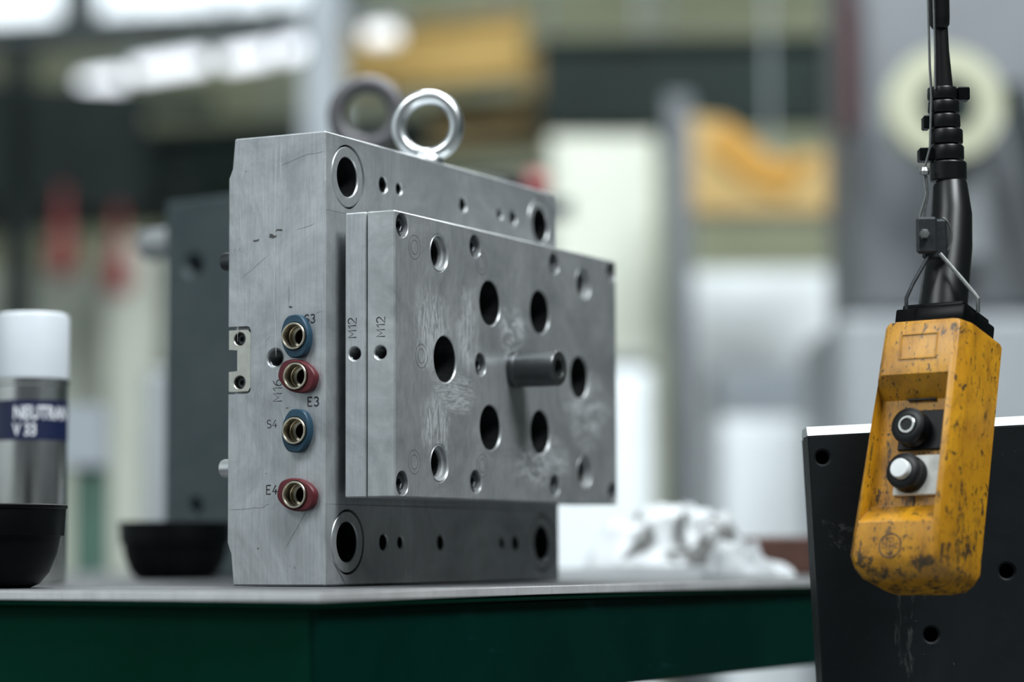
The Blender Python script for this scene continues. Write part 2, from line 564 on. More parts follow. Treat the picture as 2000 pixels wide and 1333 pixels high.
# ------------------------------------------------------------------ the mould half
mould = empty('mould_half', (-0.162, 2.2262, T + 0.0008), (0, 0, R(62.89)),
              'large bare steel mould half with round bores, coloured water couplings and lifting eye', 'mould')
W, H, D1, D0 = 0.4584, 0.396, 0.1005, 0.0944
LF = lambda y, z, x=0.0: frame((x, y, z), (0, -1, 0), (0, 0, 1), (-1, 0, 0))     # left side: u right, v up, n outwards
FF = lambda x, z, y=0.0: frame((x, y, z), (1, 0, 0), (0, 0, 1), (0, -1, 0))      # front side


def bore(bm, Mx, r, depth, ch=0.0012, seg=32):
    return lathe(bm, [(0, 0.004), (r + ch + 0.004 * (ch > 0), 0.004), (r + ch, 0.0), (r, -ch), (r, -depth), (0, -depth)]
                 if ch else [(0, 0.004), (r, 0.004), (r, -depth), (0, -depth)], Mx, seg)


prof = [(0, 0), (D0, 0), (D0, 0.0281), (D1, 0.0367), (D1, 0.3613), (D0, 0.3687), (D0, H), (0, H)]
bm = nb()
prism(bm, prof, 0, W, frame((0, 0, 0), (0, 1, 0), (0, 0, 1), (1, 0, 0)), bev=0.0013)
body = obj('mould_body', bm, M['body'], mould)
RZ = (0.3601, 0.0378)
RX = (0.0384, 0.4208)
cb = nb()
for x in RX:
    for z in RZ: bore(cb, FF(x, z), 0.0287, 0.085, 0.0, 48)
for z, xs_ in ((0.361, ((0.101, 0.0072), (0.130, 0.0053), (0.254, 0.0068), (0.331, 0.0053), (0.3598, 0.0072))),
               (0.0377, ((0.1016, 0.0072), (0.1322, 0.0053), (0.2086, 0.0070), (0.3330, 0.0053), (0.3620, 0.0072)))):
    for x, r in xs_: bore(cb, FF(x, z), r, 0.05, 0.0012, 24)
small_bores = [(x, z, r) for z, q in ((0.361, ((0.101, 0.0072), (0.130, 0.0053), (0.254, 0.0068), (0.331, 0.0053), (0.3598, 0.0072))), (0.0377, ((0.1016, 0.0072), (0.1322, 0.0053), (0.2086, 0.0070), (0.3330, 0.0053), (0.3620, 0.0072)))) for x, r in q]
bore(cb, LF(0.0509, 0.1988), 0.0078, 0.034, 0.0014)
for y, z in ((0.0266, 0.2165), (0.0248, 0.1815), (0.0258, 0.1341), (0.0254, 0.0787)): bore(cb, LF(y, z), 0.0105, 0.045, 0.0, 28)
# pocket of the lock plate, open at the rear edge
pk = [(0.12, 0.1684), (0.12, 0.2282), (0.0805, 0.2282), (0.0780, 0.2274), (0.0767, 0.2255), (0.0763, 0.223), (0.0763, 0.1736), (0.0767, 0.1711), (0.0780, 0.1692), (0.0805, 0.1684)]
prism(cb, pk, -0.01, 0.013, frame((0, 0, 0), (0, 1, 0), (0, 0, 1), (1, 0, 0)))
cut(body, cb)
cb = nb()
box(cb, -0.01, 0.0907, 0.1884, 0.05, 0.13, 0.2076)
for z in RZ: pass
cut(body, cb)

for x in RX:
    for z in RZ:
        b_ = nb()
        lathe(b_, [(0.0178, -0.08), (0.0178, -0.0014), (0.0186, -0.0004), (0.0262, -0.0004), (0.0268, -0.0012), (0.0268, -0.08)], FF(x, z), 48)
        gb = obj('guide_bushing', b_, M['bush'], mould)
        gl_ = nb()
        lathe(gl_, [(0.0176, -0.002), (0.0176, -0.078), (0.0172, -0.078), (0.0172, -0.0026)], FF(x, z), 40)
        obj('shade_liner', gl_, M['shade_liner'], gb)
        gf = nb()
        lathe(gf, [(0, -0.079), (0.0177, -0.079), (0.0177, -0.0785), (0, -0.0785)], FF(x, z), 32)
        obj('shade_floor', gf, M['hole'], gb)


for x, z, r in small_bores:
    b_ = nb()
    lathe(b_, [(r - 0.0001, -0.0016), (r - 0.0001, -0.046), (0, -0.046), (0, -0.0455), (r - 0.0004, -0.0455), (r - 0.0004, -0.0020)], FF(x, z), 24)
    obj('shade_liner', b_, M['shade_liner'], mould)


def thread(Mx, r, depth, pitch):
    b_ = nb()
    pr = [(r * 1.02, -0.0012)]
    h = -0.0016
    while h > -depth:
        pr += [(r * 0.90, h), (r * 1.02, h - pitch / 2)]
        h -= pitch
    pr += [(r * 0.88, h), (0, h)]
    lathe(b_, pr, Mx, 28)
    return b_


obj('thread', thread(LF(0.0509, 0.1988), 0.0079, 0.032, 0.0019), M['thread_steel'], mould)

# lock plate with its two screws
pl = [(0.1003, 0.1705), (0.1003, 0.1884), (0.0909, 0.1884), (0.0909, 0.2076), (0.1003, 0.2076), (0.1003, 0.2254), (0.0802, 0.2254), (0.0770, 0.2218), (0.0770, 0.1741), (0.0802, 0.1705)]
b_ = nb()
prism(b_, pl, 0.0012, 0.0128, frame((0, 0, 0), (0, 1, 0), (0, 0, 1), (1, 0, 0)), bev=0.0004)
lockp = obj('lock_plate', b_, M['lock'], mould, label='small notched yellowish steel insert at the rear edge')
cb = nb()
for z in (0.2172, 0.1788): bore(cb, LF(0.0888, z, 0.0012), 0.0058, 0.010, 0.0006, 28)
cut(lockp, cb)


def screw(Mx, r, top, parent, mat=None, sock=0.5):
    """cylinder head with a hexagon socket; top = depth of the head below the face"""
    b_ = nb()
    n = 24
    circ = lambda rr, h: [Mx @ Vector((rr * math.cos(2 * PI * i / n), rr * math.sin(2 * PI * i / n), h)) for i in range(n)]

    def hexa(rr, h):
        out = []
        for i in range(n):
            a = 2 * PI * i / n
            k = (a % (PI / 3)) - PI / 6
            q = rr * math.cos(PI / 6) / math.cos(k)
            out.append(Mx @ Vector((q * math.cos(a), q * math.sin(a), h)))
        return out
    loft(b_, [circ(r, top - r), circ(r, top - 0.1 * r), circ(r * 0.92, top), hexa(r * sock * 1.08, top), hexa(r * sock, top - 0.05 * r),
              hexa(r * sock, top - r * 0.6)])
    return obj('socket_screw', b_, mat or M['black_oxide'], parent)


for z in (0.2172, 0.1788): screw(LF(0.0888, z, 0.0012), 0.0048, -0.0042, lockp)


# water couplings: lens shaped collar round a plain socket
def lens_r(th, a=0.0190, b=0.0141, a0=0.0232):
    Rr = (a0 * a0 + b * b) / (2 * b)
    c, s = abs(math.cos(th)), abs(math.sin(th))
    off = Rr - b
    r1 = -s * off + math.sqrt(max(0, (s * off) ** 2 - off * off + Rr * Rr))
    r2_ = a / c if c > 1e-6 else 9
    p = 14                                  # smooth minimum rounds the tips
    return (r1 ** -p + r2_ ** -p) ** (-1 / p)


def coupling(y, z, ang, mat, label):
    Mx = LF(y, z)
    n = 72
    def lp(k, h, d=0.0):
        return [Mx @ Vector(((lens_r(2 * PI * i / n) * k - d) * math.cos(2 * PI * i / n + ang), (lens_r(2 * PI * i / n) * k - d) * math.sin(2 * PI * i / n + ang), h)) for i in range(n)]
    def ci(r, h):
        return [Mx @ Vector((r * math.cos(2 * PI * i / n + ang), r * math.sin(2 * PI * i / n + ang), h)) for i in range(n)]
    b_ = nb()
    loft(b_, [lp(0.985, 0.0), lp(1, 0.001), lp(1, 0.0062), lp(1, 0.0078, 0.0009), ci(0.0128, 0.0081), ci(0.0125, 0.0072), ci(0.0119, 0.0072), ci(0.0119, 0.0)], ring=True)
    col = obj('water_coupling', b_, mat, mould, angle=25, label=label)
    b_ = nb()
    lathe(b_, [(0.0104, -0.02), (0.0104, 0.0), (0.0118, 0.0001), (0.0118, 0.0098), (0.0114, 0.0104), (0.0103, 0.0104), (0.0096, 0.0092), (0.0095, 0.001), (0.0090, 0.0004),
               (0.0090, -0.004), (0.0070, -0.0048), (0.0070, -0.018)], Mx, 44)
    obj('socket', b_, M['nickel'], col)
    b_ = nb()
    lathe(b_, [(0.0089, -0.0041), (0.0069, -0.0049), (0.0066, -0.017), (0.0, -0.0172)], Mx, 36)
    obj('socket_bore', b_, M['brass'], col)


coupling(0.0266, 0.2165, R(96), M['blue'], 'blue collar with a plain metal socket, upper one beside the S3 mark')
coupling(0.0248, 0.1815, R(-20), M['red'], 'dark red collar with a plain metal socket above the E3 mark')
coupling(0.0258, 0.1341, R(84), M['blue'], 'blue collar with a plain metal socket beside the S4 mark')
coupling(0.0254, 0.0787, R(-14), M['red'], 'dark red collar with a plain metal socket beside the E4 mark')

# stroke lettering, engraved


def arc(cx, cy, rx, ry, a0, a1, n=9):
    return [(cx + rx * math.cos(R(a0 + (a1 - a0) * i / n)), cy + ry * math.sin(R(a0 + (a1 - a0) * i / n))) for i in range(n + 1)]


GL = {
    'S': [arc(.3, .75, .28, .25, 30, 270) + arc(.3, .25, .28, .25, 90, -150)],
    '3': [arc(.27, .76, .27, .24, 150, -80) + arc(.27, .26, .30, .26, 80, -150)],
    'E': [[(.55, 1), (0, 1), (0, 0), (.55, 0)], [(0, .52), (.42, .52)]],
    '4': [[(.42, 1), (0, .3), (.62, .3)], [(.42, .55), (.42, 0)]],
    'M': [[(0, 0), (0, 1), (.36, .35), (.72, 1), (.72, 0)]],
    '1': [[(.05, .75), (.3, 1), (.3, 0)]],
    '2': [arc(.3, .72, .28, .28, 165, -30) + [(.0, 0), (.62, 0)]],
    '6': [[(.5, 1)] + arc(.55, .35, .52, .6, 110, 180) + arc(.3, .3, .28, .3, 180, 540, 14)],
}


def mark(text, Mx, h, parent, rot=0, wd=0.00055, name='engraved_mark'):
    b_ = nb()
    Mr = Mx @ Matrix.Rotation(R(rot), 4, 'Z')
    x = 0
    for ch in text:
        for st in GL[ch]:
            tube(b_, [(x + p[0] * h, p[1] * h, 0.00005) for p in st], wd, 6, Mr, squash=0.22)
        x += h * (0.95 if ch == 'M' else 0.5 if ch == '1' else 0.82)
    return obj(name, b_, M['engrave'], parent)


mark('S3', LF(0.0206, 0.2281), 0.0072, mould, wd=0.0007)
mark('E3', LF(0.0172, 0.1555), 0.0076, mould, wd=0.0008)
mark('S4', LF(0.0591, 0.1375), 0.0070, mould, wd=0.00045)
mark('E4', LF(0.0594, 0.0797), 0.0076, mould, wd=0.0007)
mark('M16', LF(0.0440, 0.1608), 0.0092, mould, 90, wd=0.00045)

# scratches and nicks on the left side
def strokes(name, Mx, lines, wd, mat, parent):
    b_ = nb()
    for ln in lines:
        n = max(3, int(len(ln)))
        k = len(ln)
        rad = [wd * (0.25 if i in (0, k - 1) else 1) for i in range(k)]
        tube(b_, [(p[0], p[1], 0.00003) for p in ln], rad, 5, Mx, squash=0.08)
    o = obj(name, b_, mat, parent)
    o['kind'] = 'stuff'
    return o


def wob(x0, z0, x1, z1, k=9, a=0.0004):
    out = []
    for i in range(k):
        t = i / (k - 1)
        out.append((x0 + (x1 - x0) * t + random.uniform(-a, a), z0 + (z1 - z0) * t + random.uniform(-a, a)))
    return out


Z0 = LF(0, 0)
strokes('scratch', Z0, [wob(-0.0505, 0.393, -0.0525, 0.24, 14), wob(-0.0515, 0.24, -0.050, 0.20, 6), wob(-0.0455, 0.39, -0.0460, 0.355, 6),
                        wob(-0.083, 0.374, -0.0865, 0.36, 5), wob(-0.0885, 0.335, -0.0855, 0.300, 7), wob(-0.0905, 0.262, -0.0895, 0.232, 6),
                        wob(-0.0435, 0.155, -0.0365, 0.118, 6), wob(-0.090, 0.215, -0.0895, 0.25, 5)], 0.00032, M['scratch'], mould)
strokes('scuff', Z0, [wob(-0.001, 0.3775, -0.020, 0.376, 5) + wob(-0.022, 0.3755, -0.048, 0.368, 6), wob(-0.0365, 0.262, -0.037, 0.245, 5),
                      wob(-0.099, 0.0665, -0.066, 0.068, 7) + wob(-0.062, 0.069, -0.056, 0.0715, 4), wob(-0.012, 0.075, -0.040, 0.032, 9),
                      wob(-0.0615, 0.213, -0.0555, 0.219, 5), wob(-0.087, 0.27, -0.058, 0.29, 6), wob(-0.011, 0.235, -0.003, 0.238, 4),
                      wob(-0.010, 0.315, -0.030, 0.310, 5)], 0.00022, M['witness'], mould)
b_ = nb()
for (u, v, r) in ((-0.0545, 0.3065, 0.0030), (-0.0475, 0.3115, 0.0026), (-0.0705, 0.3035, 0.0024), (-0.0355, 0.243, 0.0015), (-0.0385, 0.1545, 0.001), (-0.082, 0.366, 0.0006), (-0.022, 0.2335, 0.0007),
                  (-0.068, 0.0325, 0.0008), (-0.06, 0.098, 0.0006)):
    pts = [Z0 @ Vector((u + r * (1 + 0.4 * math.sin(3 * a + u * 999)) * math.cos(a) * 1.3, v + r * (0.55 + 0.3 * math.cos(2 * a + v * 888)) * math.sin(a), h)) for h in (-0.0002, 0.00012) for a in [2 * PI * i / 12 for i in range(12)]]
    loft(b_, [pts[:12], pts[12:]])
nk = obj('nick', b_, M['nick'], mould)
nk['kind'] = 'stuff'
# front side hairlines
strokes('scratch', FF(0, 0), [wob(0.020, 0.382, 0.031, 0.392, 4), wob(0.072, 0.352, 0.090, 0.366, 5), wob(0.066, 0.338, 0.082, 0.327, 5), wob(0.0855, 0.368, 0.098, 0.378, 4)], 0.0002, M['scratch'], mould)
strokes('seam_line', FF(0, 0), [[(0.001, 0.3268), (0.2, 0.3268), (0.457, 0.3268)], [(0.001, 0.0705), (0.2, 0.0705), (0.457, 0.0705)], wob(0.012, 0.022, 0.035, 0.001, 6, 0.0002)], 0.00045, M['engrave'], mould)

# pins at the rear
for z in (0.288, 0.1035):
    b_ = nb()
    lathe(b_, [(0, -0.002), (0.0082, -0.002), (0.0082, 0.0100), (0.0074, 0.0125), (0.0048, 0.0143), (0, 0.0148)], frame((0.0125, D1, z), (1, 0, 0), (0, 0, -1), (0, 1, 0)), 28)
    obj('rear_pin', b_, M['bright_steel' if z < 0.2 else 'black_oxide'], mould)

# the two clamped plates in front
yf, ym, yb = -0.0606, -0.0325, -0.0106
px0, px1, pz0, pz1 = 0.0154, 0.4703, 0.0758, 0.3244
bk = obj('rear_plate', bx(px0, ym + 0.0006, pz0, px1, yb, pz1, bev=0.0012), M['body'], mould)
fr = obj('front_plate', bx(px0, yf, pz0, px1, ym - 0.0002, pz1, bev=0.0013), M['plate'], mould, label='polished front plate smeared with grease')
big = [(0.1063, 0.2003), (0.193, 0.2580), (0.296, 0.2580), (0.193, 0.1428), (0.296, 0.1428), (0.3828, 0.2003)]
med = [(0.0953, 0.2948), (0.0953, 0.1072), (0.3935, 0.2948), (0.3935, 0.1072)]
scr = [(0.0285, 0.3120), (0.1638, 0.3078), (0.3278, 0.3082), (0.4590, 0.3120), (0.0285, 0.0880), (0.1638, 0.0924), (0.3268, 0.0926), (0.4590, 0.0880), (0.1738, 0.1998), (0.312, 0.1998)]
cb = nb()
for x, z in big: bore(cb, FF(x, z, yf), 0.0208, 0.06, 0.0010, 48)
for x, z in med: bore(cb, FF(x, z, yf), 0.0166, 0.026, 0.0010, 40)
for x, z in scr: bore(cb, FF(x, z, yf), 0.0106, 0.016, 0.0006, 32)
bore(cb, FF(0.2417, 0.199, yf), 0.0160, 0.02, 0.0, 40)
bore(cb, LF(-0.0462, 0.2007, px0), 0.0058, 0.024, 0.0011, 28)
cut(fr, cb)
cb = nb()
for x, z in big: lathe(cb, [(0, 0.01), (0.0205, 0.01), (0.0205, -0.019), (0, -0.019)], FF(x, z, ym), 40)
bore(cb, LF(-0.0205, 0.2007, px0), 0.0058, 0.024, 0.0011, 28)
cut(bk, cb)
for y in (-0.0205, -0.0462):
    obj('thread', thread(LF(y, 0.2007, px0), 0.0059, 0.022, 0.00165), M['thread_steel'], bk if y > -0.03 else fr)
mark('M12', LF(-0.0222, 0.2150, px0), 0.0082, bk, 90, wd=0.00055)
mark('M12', LF(-0.0508, 0.2147, px0), 0.0082, fr, 90, wd=0.0005)
for x, z in scr: screw(FF(x, z, yf), 0.0090, -0.0035, fr)
for x, z in med:
    b_ = nb()
    lathe(b_, [(0.0163, -0.025), (0.0163, -0.0006), (0.0158, -0.0001), (0.0150, -0.0008), (0.0146, -0.0040), (0.0128, -0.0052), (0.0124, -0.0075), (0.0126, -0.0085)], FF(x, z, yf), 40)
    sl = obj('sleeve', b_, M['bush'], fr)
    b_ = nb()
    lathe(b_, [(0.0126, -0.0080), (0.0126, -0.0235), (0.0105, -0.0240), (0.0085, -0.0225), (0, -0.0215)], FF(x, z, yf), 36)
    obj('shade_liner', b_, M['shade_liner'], sl)
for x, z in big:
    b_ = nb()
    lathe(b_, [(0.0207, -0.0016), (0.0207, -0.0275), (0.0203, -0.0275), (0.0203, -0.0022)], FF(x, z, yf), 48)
    obj('shade_liner', b_, M['shade_liner'], fr)
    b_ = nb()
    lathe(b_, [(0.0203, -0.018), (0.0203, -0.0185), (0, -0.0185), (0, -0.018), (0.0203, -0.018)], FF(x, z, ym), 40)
    obj('shade_floor', b_, M['hole'], bk)
b_ = nb()
lathe(b_, [(0.0159, -0.019), (0.0159, 0.0), (0.0178, 0.0002), (0.0178, 0.0055), (0.0170, 0.0062), (0.0166, 0.0075), (0.0166, 0.0455), (0.0156, 0.0470), (0.0098, 0.0472), (0.0085, 0.0460), (0.0085, 0.010), (0, 0.010)], FF(0.2417, 0.199, yf), 56)
obj('centre_pin', b_, M['pin'], fr, label='dark hollow pin standing out of the front plate')
for x, z in ((0.0505, 0.2952), (0.1765, 0.2935), (0.0625, 0.2003), (0.0495, 0.1069), (0.1765, 0.1072), (0.3125, 0.2935)):
    b_ = nb()
    for r in (0.0105, 0.0063):
        lathe(b_, [(r - 0.0003, -0.0001), (r - 0.0003, 0.00006), (r + 0.0003, 0.00006), (r + 0.0003, -0.0001)], FF(x, z, yf), 40)
    obj('witness_ring', b_, M['witness'], fr)
for x in (0.045, 0.425):
    for z in (0.292, 0.108):
        b_ = nb()
        lathe(b_, [(0, -0.008), (0.010, -0.008), (0.010, 0.011), (0, 0.011)], FF(x, z), 28)
        obj('support_pin', b_, M['black_oxide'], mould)


# lifting eye
def eye(parent, loc, rc, r_out, r_in, flat, nang, mats, name, base_r, base_h):
    """ring standing on a round foot; loc = middle of the foot on the top face, nang = where the ring looks"""
    rm, rmin = (r_out + r_in) / 2, (r_out - r_in) / 2
    b_ = nb()
    n, k = 56, 14
    ctr = Vector(loc) + Vector((0, 0, rc))
    u = Vector((-math.sin(nang), math.cos(nang), 0))
    nv = Vector((math.cos(nang), math.sin(nang), 0))
    loops = []
    for i in range(n):
        a = 2 * PI * i / n
        d = u * math.cos(a) + Vector((0, 0, 1)) * math.sin(a)
        loops.append([ctr + d * (rm + rmin * math.cos(2 * PI * j / k)) + nv * (flat * math.copysign(abs(math.sin(2 * PI * j / k)) ** 0.75, math.sin(2 * PI * j / k))) for j in range(k)])
    loft(b_, loops, ring=True)
    o = obj(name, b_, mats, parent)
    b_ = nb()
    lathe(b_, [(0, -0.004), (base_r, -0.004 + 0.004), (base_r, base_h * 0.55), (base_r * 0.93, base_h * 0.75), (base_r * 0.62, base_h * 1.15), (base_r * 0.5, base_h * 1.4), (0, base_h * 1.4)],
          Matrix.Translation(loc), 36)
    obj('foot', b_, mats, o)
    return o


eye(mould, (0.231, 0.026, H), 0.0398, 0.0355, 0.0212, 0.0085, R(-161), M['zinc'], 'lifting_eye', 0.0160, 0.0115)

# ------------------------------------------------------------------ second mould half, dark, behind on the left
mb = empty('mould_half', (-0.434, 3.2, T + 0.0005), (0, 0, R(-38)),
           'dark slate steel mould half behind the bare one, with grey lifting eye and side pillar', 'mould')
b2 = obj('mould_body', bx(0, 0, 0, 0.46, 0.11, 0.468, bev=0.003), M['slate_steel'], mb)
cb = nb()
bore(cb, FF(0.051, 0.385), 0.011, 0.04, 0.006, 28)
bore(cb, FF(0.057, 0.088), 0.011, 0.04, 0.001, 28)
cut(b2, cb)
b_ = nb()
lathe(b_, [(0, -0.002), (0.0195, -0.002), (0.0195, 0.080), (0.0175, 0.084), (0, 0.084)], frame((0, 0.05, 0.425), (0, -1, 0), (0, 0, 1), (-1, 0, 0)), 32)
obj('guide_pillar', b_, M['bush'], mb)
eye(mb, (0.306, 0.035, 0.468), 0.082, 0.0480, 0.0260, 0.012, R(-90 + 38 - 4), M['grey_steel'], 'lifting_eye', 0.020, 0.025)

# ------------------------------------------------------------------ spray can
can = empty('spray_can', (-0.4855, 2.60, T), (0, 0, R(10.6)), 'silver spray can with navy label band and milky cap on the bench', 'spray can')
can.scale = (1.10, 1.10, 1.083)
rc = 0.0325
b_ = nb()
lathe(b_, [(0, 0.0015), (0.029, 0.0), (0.0318, 0.0008), (rc, 0.003), (rc, 0.183), (0.0335, 0.1845), (0.0335, 0.1885), (0.0322, 0.190), (0.030, 0.191), (0, 0.191)], seg=64)
obj('can_body', b_, M['can'], can)
b_ = nb()
lathe(b_, [(0.0324, 0.132), (0.0328, 0.1321), (0.0328, 0.1692), (0.0324, 0.1693)], seg=64)
band = obj('label_band', b_, M['label'], can)
b_ = nb()
lathe(b_, [(0.0331, 0.1895), (0.0338, 0.190), (0.0338, 0.2465), (0.0325, 0.2500), (0.029, 0.2515), (0, 0.2518)], seg=64)
obj('cap', b_, M['cap'], can)


def wrap_text(text, size, u0, z, rad, parent, squeeze=1.0):
    cu = bpy.data.curves.new('lettering', 'FONT')
    cu.body = text
    cu.size = size
    cu.resolution_u = 3
    cu.offset = size * 0.018
    to = bpy.data.objects.new('lettering', cu)
    C.objects.link(to)
    bpy.context.view_layer.update()
    me = bpy.data.meshes.new_from_object(to.evaluated_get(bpy.context.evaluated_depsgraph_get()))
    bpy.data.objects.remove(to)
    b_ = nb()
    b_.from_mesh(me)
    bmesh.ops.triangulate(b_, faces=b_.faces[:])
    bmesh.ops.subdivide_edges(b_, edges=[e for e in b_.edges if e.calc_length() > size * 0.25], cuts=2)
    r = bmesh.ops.extrude_face_region(b_, geom=b_.faces[:])
    for v in [g for g in r['geom'] if isinstance(g, bmesh.types.BMVert)]: v.co.z = 0.0002
    for v in b_.verts:
        a = (u0 + v.co.x * squeeze) / rad
        rr = rad + v.co.z
        v.co = Vector((rr * math.sin(a), -rr * math.cos(a), z + v.co.y))
    return obj('lettering', b_, M['white_print'], parent)


wrap_text('NEUTRAN', 0.0175, -0.0172, 0.1515, 0.03282, band, 0.70)
wrap_text('V 33', 0.0160, -0.0172, 0.1365, 0.03282, band, 0.72)

# ------------------------------------------------------------------ black bowls
def bowl(loc, s, label):
    t = empty('bowl', loc, (0, 0, 0), label, 'bowl', 'black plastic bowls on the bench')
    t.scale = s
    b_ = nb()
    lathe(b_, [(0, 0.0), (0.046, 0.0), (0.054, 0.003), (0.062, 0.012), (0.068, 0.026), (0.0705, 0.038), (0.0712, 0.0395), (0.0738, 0.040), (0.0752, 0.061), (0.0745, 0.0625), (0.0728, 0.0625),
               (0.0715, 0.060), (0.0680, 0.036), (0.060, 0.014), (0.045, 0.005), (0, 0.005)], seg=64)
    obj('bowl_shell', b_, M['black_plastic'], t)
    b_ = nb()
    lathe(b_, [(0.0750, 0.0600), (0.0764, 0.0612), (0.0764, 0.0632), (0.0745, 0.0640), (0.0722, 0.0632), (0.0722, 0.0612)], seg=64)
    obj('rim', b_, M['black_plastic'], t)
    return t


bowl((-0.470, 2.250, T), (1.06, 1.06, 1.13), 'black bowl in front of the spray can, cut off by the frame')
bowl((-0.390, 2.985, T), (0.86, 0.86, 1.04), 'small black bowl in front of the dark mould half')

# ------------------------------------------------------------------ rags, sheet and block on the right of the bench
def heap(name, loc, rx, ry, h, seed, mat, label, n=44, fold=1.0):
    b_ = nb()
    top, bot = [], []
    for i in range(n + 1):
        row, rb = [], []
        for j in range(n + 1):
            u, v = i / n * 2 - 1, j / n * 2 - 1
            # square to disc, ragged outline
            x, y = u * math.sqrt(1 - v * v / 2), v * math.sqrt(1 - u * u / 2)
            rr = math.sqrt(x * x + y * y)
            an = math.atan2(y, x)
            k = 1 + 0.22 * noise.noise(Vector((math.cos(an) * 1.3, math.sin(an) * 1.3, seed)))
            p = Vector((x * 2.1, y * 2.1, seed))
            rdg = 1 - abs(noise.noise(p * 1.0)) * 2.2
            rdg2 = 1 - abs(noise.noise(p * 2.3 + Vector((5, 1, 2)))) * 2
            dome = max(0, 1 - rr ** 2.6) ** 0.75
            z = h * dome * (0.55 + 0.42 * rdg + 0.16 * rdg2 * fold)
            sx = 0.20 * noise.noise(p * 1.4 + Vector((9, 3, 0))) * dome
            sy = 0.20 * noise.noise(p * 1.4 + Vector((2, 8, 4))) * dome
            row.append(b_.verts.new(((x * k + sx) * rx, (y * k + sy) * ry, max(0.0012, z))))
            rb.append(b_.verts.new((x * k * rx * 0.985, y * k * ry * 0.985, 0.0)))
        top.append(row)
        bot.append(rb)
    for i in range(n):
        for j in range(n):
            b_.faces.new((top[i][j], top[i + 1][j], top[i + 1][j + 1], top[i][j + 1]))
            b_.faces.new((bot[i][j], bot[i][j + 1], bot[i + 1][j + 1], bot[i + 1][j]))
    rim = [(i, 0) for i in range(n)] + [(n, j) for j in range(n)] + [(i, n) for i in range(n, 0, -1)] + [(0, j) for j in range(n, 0, -1)]
    for (a, c), (d, e) in zip(rim, rim[1:] + rim[:1]):
        b_.faces.new((top[a][c], bot[a][c], bot[d][e], top[d][e]))
    o = obj(name, b_, mat, angle=60)
    o.location = loc
    return tag(o, label, 'rag')


heap('rag', (0.190, 3.09, T + 0.012), 0.104, 0.09, 0.070, 3.7, M['cloth'], 'crumpled white rag with grey dirt, the tall heap right of the mould')
heap('rag', (0.258, 2.955, T), 0.040, 0.035, 0.045, 9.1, M['white_cloth'], 'small crumpled white rag in front of the soiled heap', 26)
heap('rag', (0.300, 2.97, T), 0.026, 0.026, 0.017, 5.3, M['white_cloth'], 'tiny white rag scrap in front of the red-brown block', 20)
b_ = nb()
n = 24
pts = []
for k, zz in ((0, 0.004), (1, 0.0115)):
    for i in range(n + 1):
        for j in range(9):
            x, y = i / n * 0.26 - 0.13, j / 8 * 0.22 - 0.11
            pts.append(b_.verts.new((x, y, zz * (1 if k else 0) + 0.0 + (0.0025 * noise.noise(Vector((x * 22, y * 22, 1))) if k else 0.0))))
g = lambda k, i, j: pts[k * (n + 1) * 9 + i * 9 + j]
for i in range(n):
    for j in range(8):
        b_.faces.new((g(1, i, j), g(1, i + 1, j), g(1, i + 1, j + 1), g(1, i, j + 1)))
        b_.faces.new((g(0, i, j), g(0, i, j + 1), g(0, i + 1, j + 1), g(0, i + 1, j)))
for i in range(n):
    for j in (0, 8): b_.faces.new((g(0, i, j), g(0, i + 1, j), g(1, i + 1, j), g(1, i, j)))
for j in range(8):
    for i in (0, n): b_.faces.new((g(0, i, j), g(0, i, j + 1), g(1, i, j + 1), g(1, i, j)))
fc = obj('folded_cloth', b_, M['white_cloth'], angle=60)
fc.location = (0.165, 3.08, T)
tag(fc, 'flat folded white cloth lying under the crumpled heap', 'cloth')
wb = obj('block', bx(-0.09, -0.03, 0, 0.09, 0.03, 0.048, bev=0.003), M['wood'])
wb.location = (0.375, 3.17, T)
tag(wb, 'red-brown bar lying on the bench behind the white rags', 'bar')

# ------------------------------------------------------------------ dark slab at the right
sl = empty('steel_slab', (0.278, 2.262, 0.0), (0, R(-2.6), R(-2)), 'tall dark steel slab with a top chamfer coloured bright as if lit behind the yellow pendant', 'slab')
b2 = obj('slab_body', bx(0.028, 0, 0.0205, 0.46, 0.07, 1.0295, bev=0.0012), M['slate_steel'], sl)
b2.data.materials[0] = M['dark_slab'] = steel('dark_oily_steel', (0.006, 0.008, 0.009), (0.009, 0.012, 0.014), (0.5, 0.6), metal=0.0)
M['dark_slab'].node_tree.nodes['Principled BSDF'].inputs['Specular IOR Level'].default_value = 0.15
cb = nb()
for x, z, r in ((0.040, 1.010, 0.006), (0.125, 0.851, 0.0065), (0.194, 0.903, 0.0065)): bore(cb, FF(x, z), r, 0.03, 0.002, 24)
cut(b2, cb)
b_ = nb()
prism(b_, [(0.0, 1.0297), (0.07, 1.0297), (0.062, 1.0377), (0.008, 1.0377)], 0.028, 0.46, frame((0, 0, 0), (0, 1, 0), (0, 0, 1), (1, 0, 0)))
obj('lit_chamfer', b_, M['slate_edge'], sl, label='top chamfer, its caught light put into a bright colour')

# ------------------------------------------------------------------ crane pendant
Mp = Matrix(((0.886, 0.4497, 0.1164), (-0.4635, 0.8383, 0.289), (0.0323, -0.3098, 0.9504)))
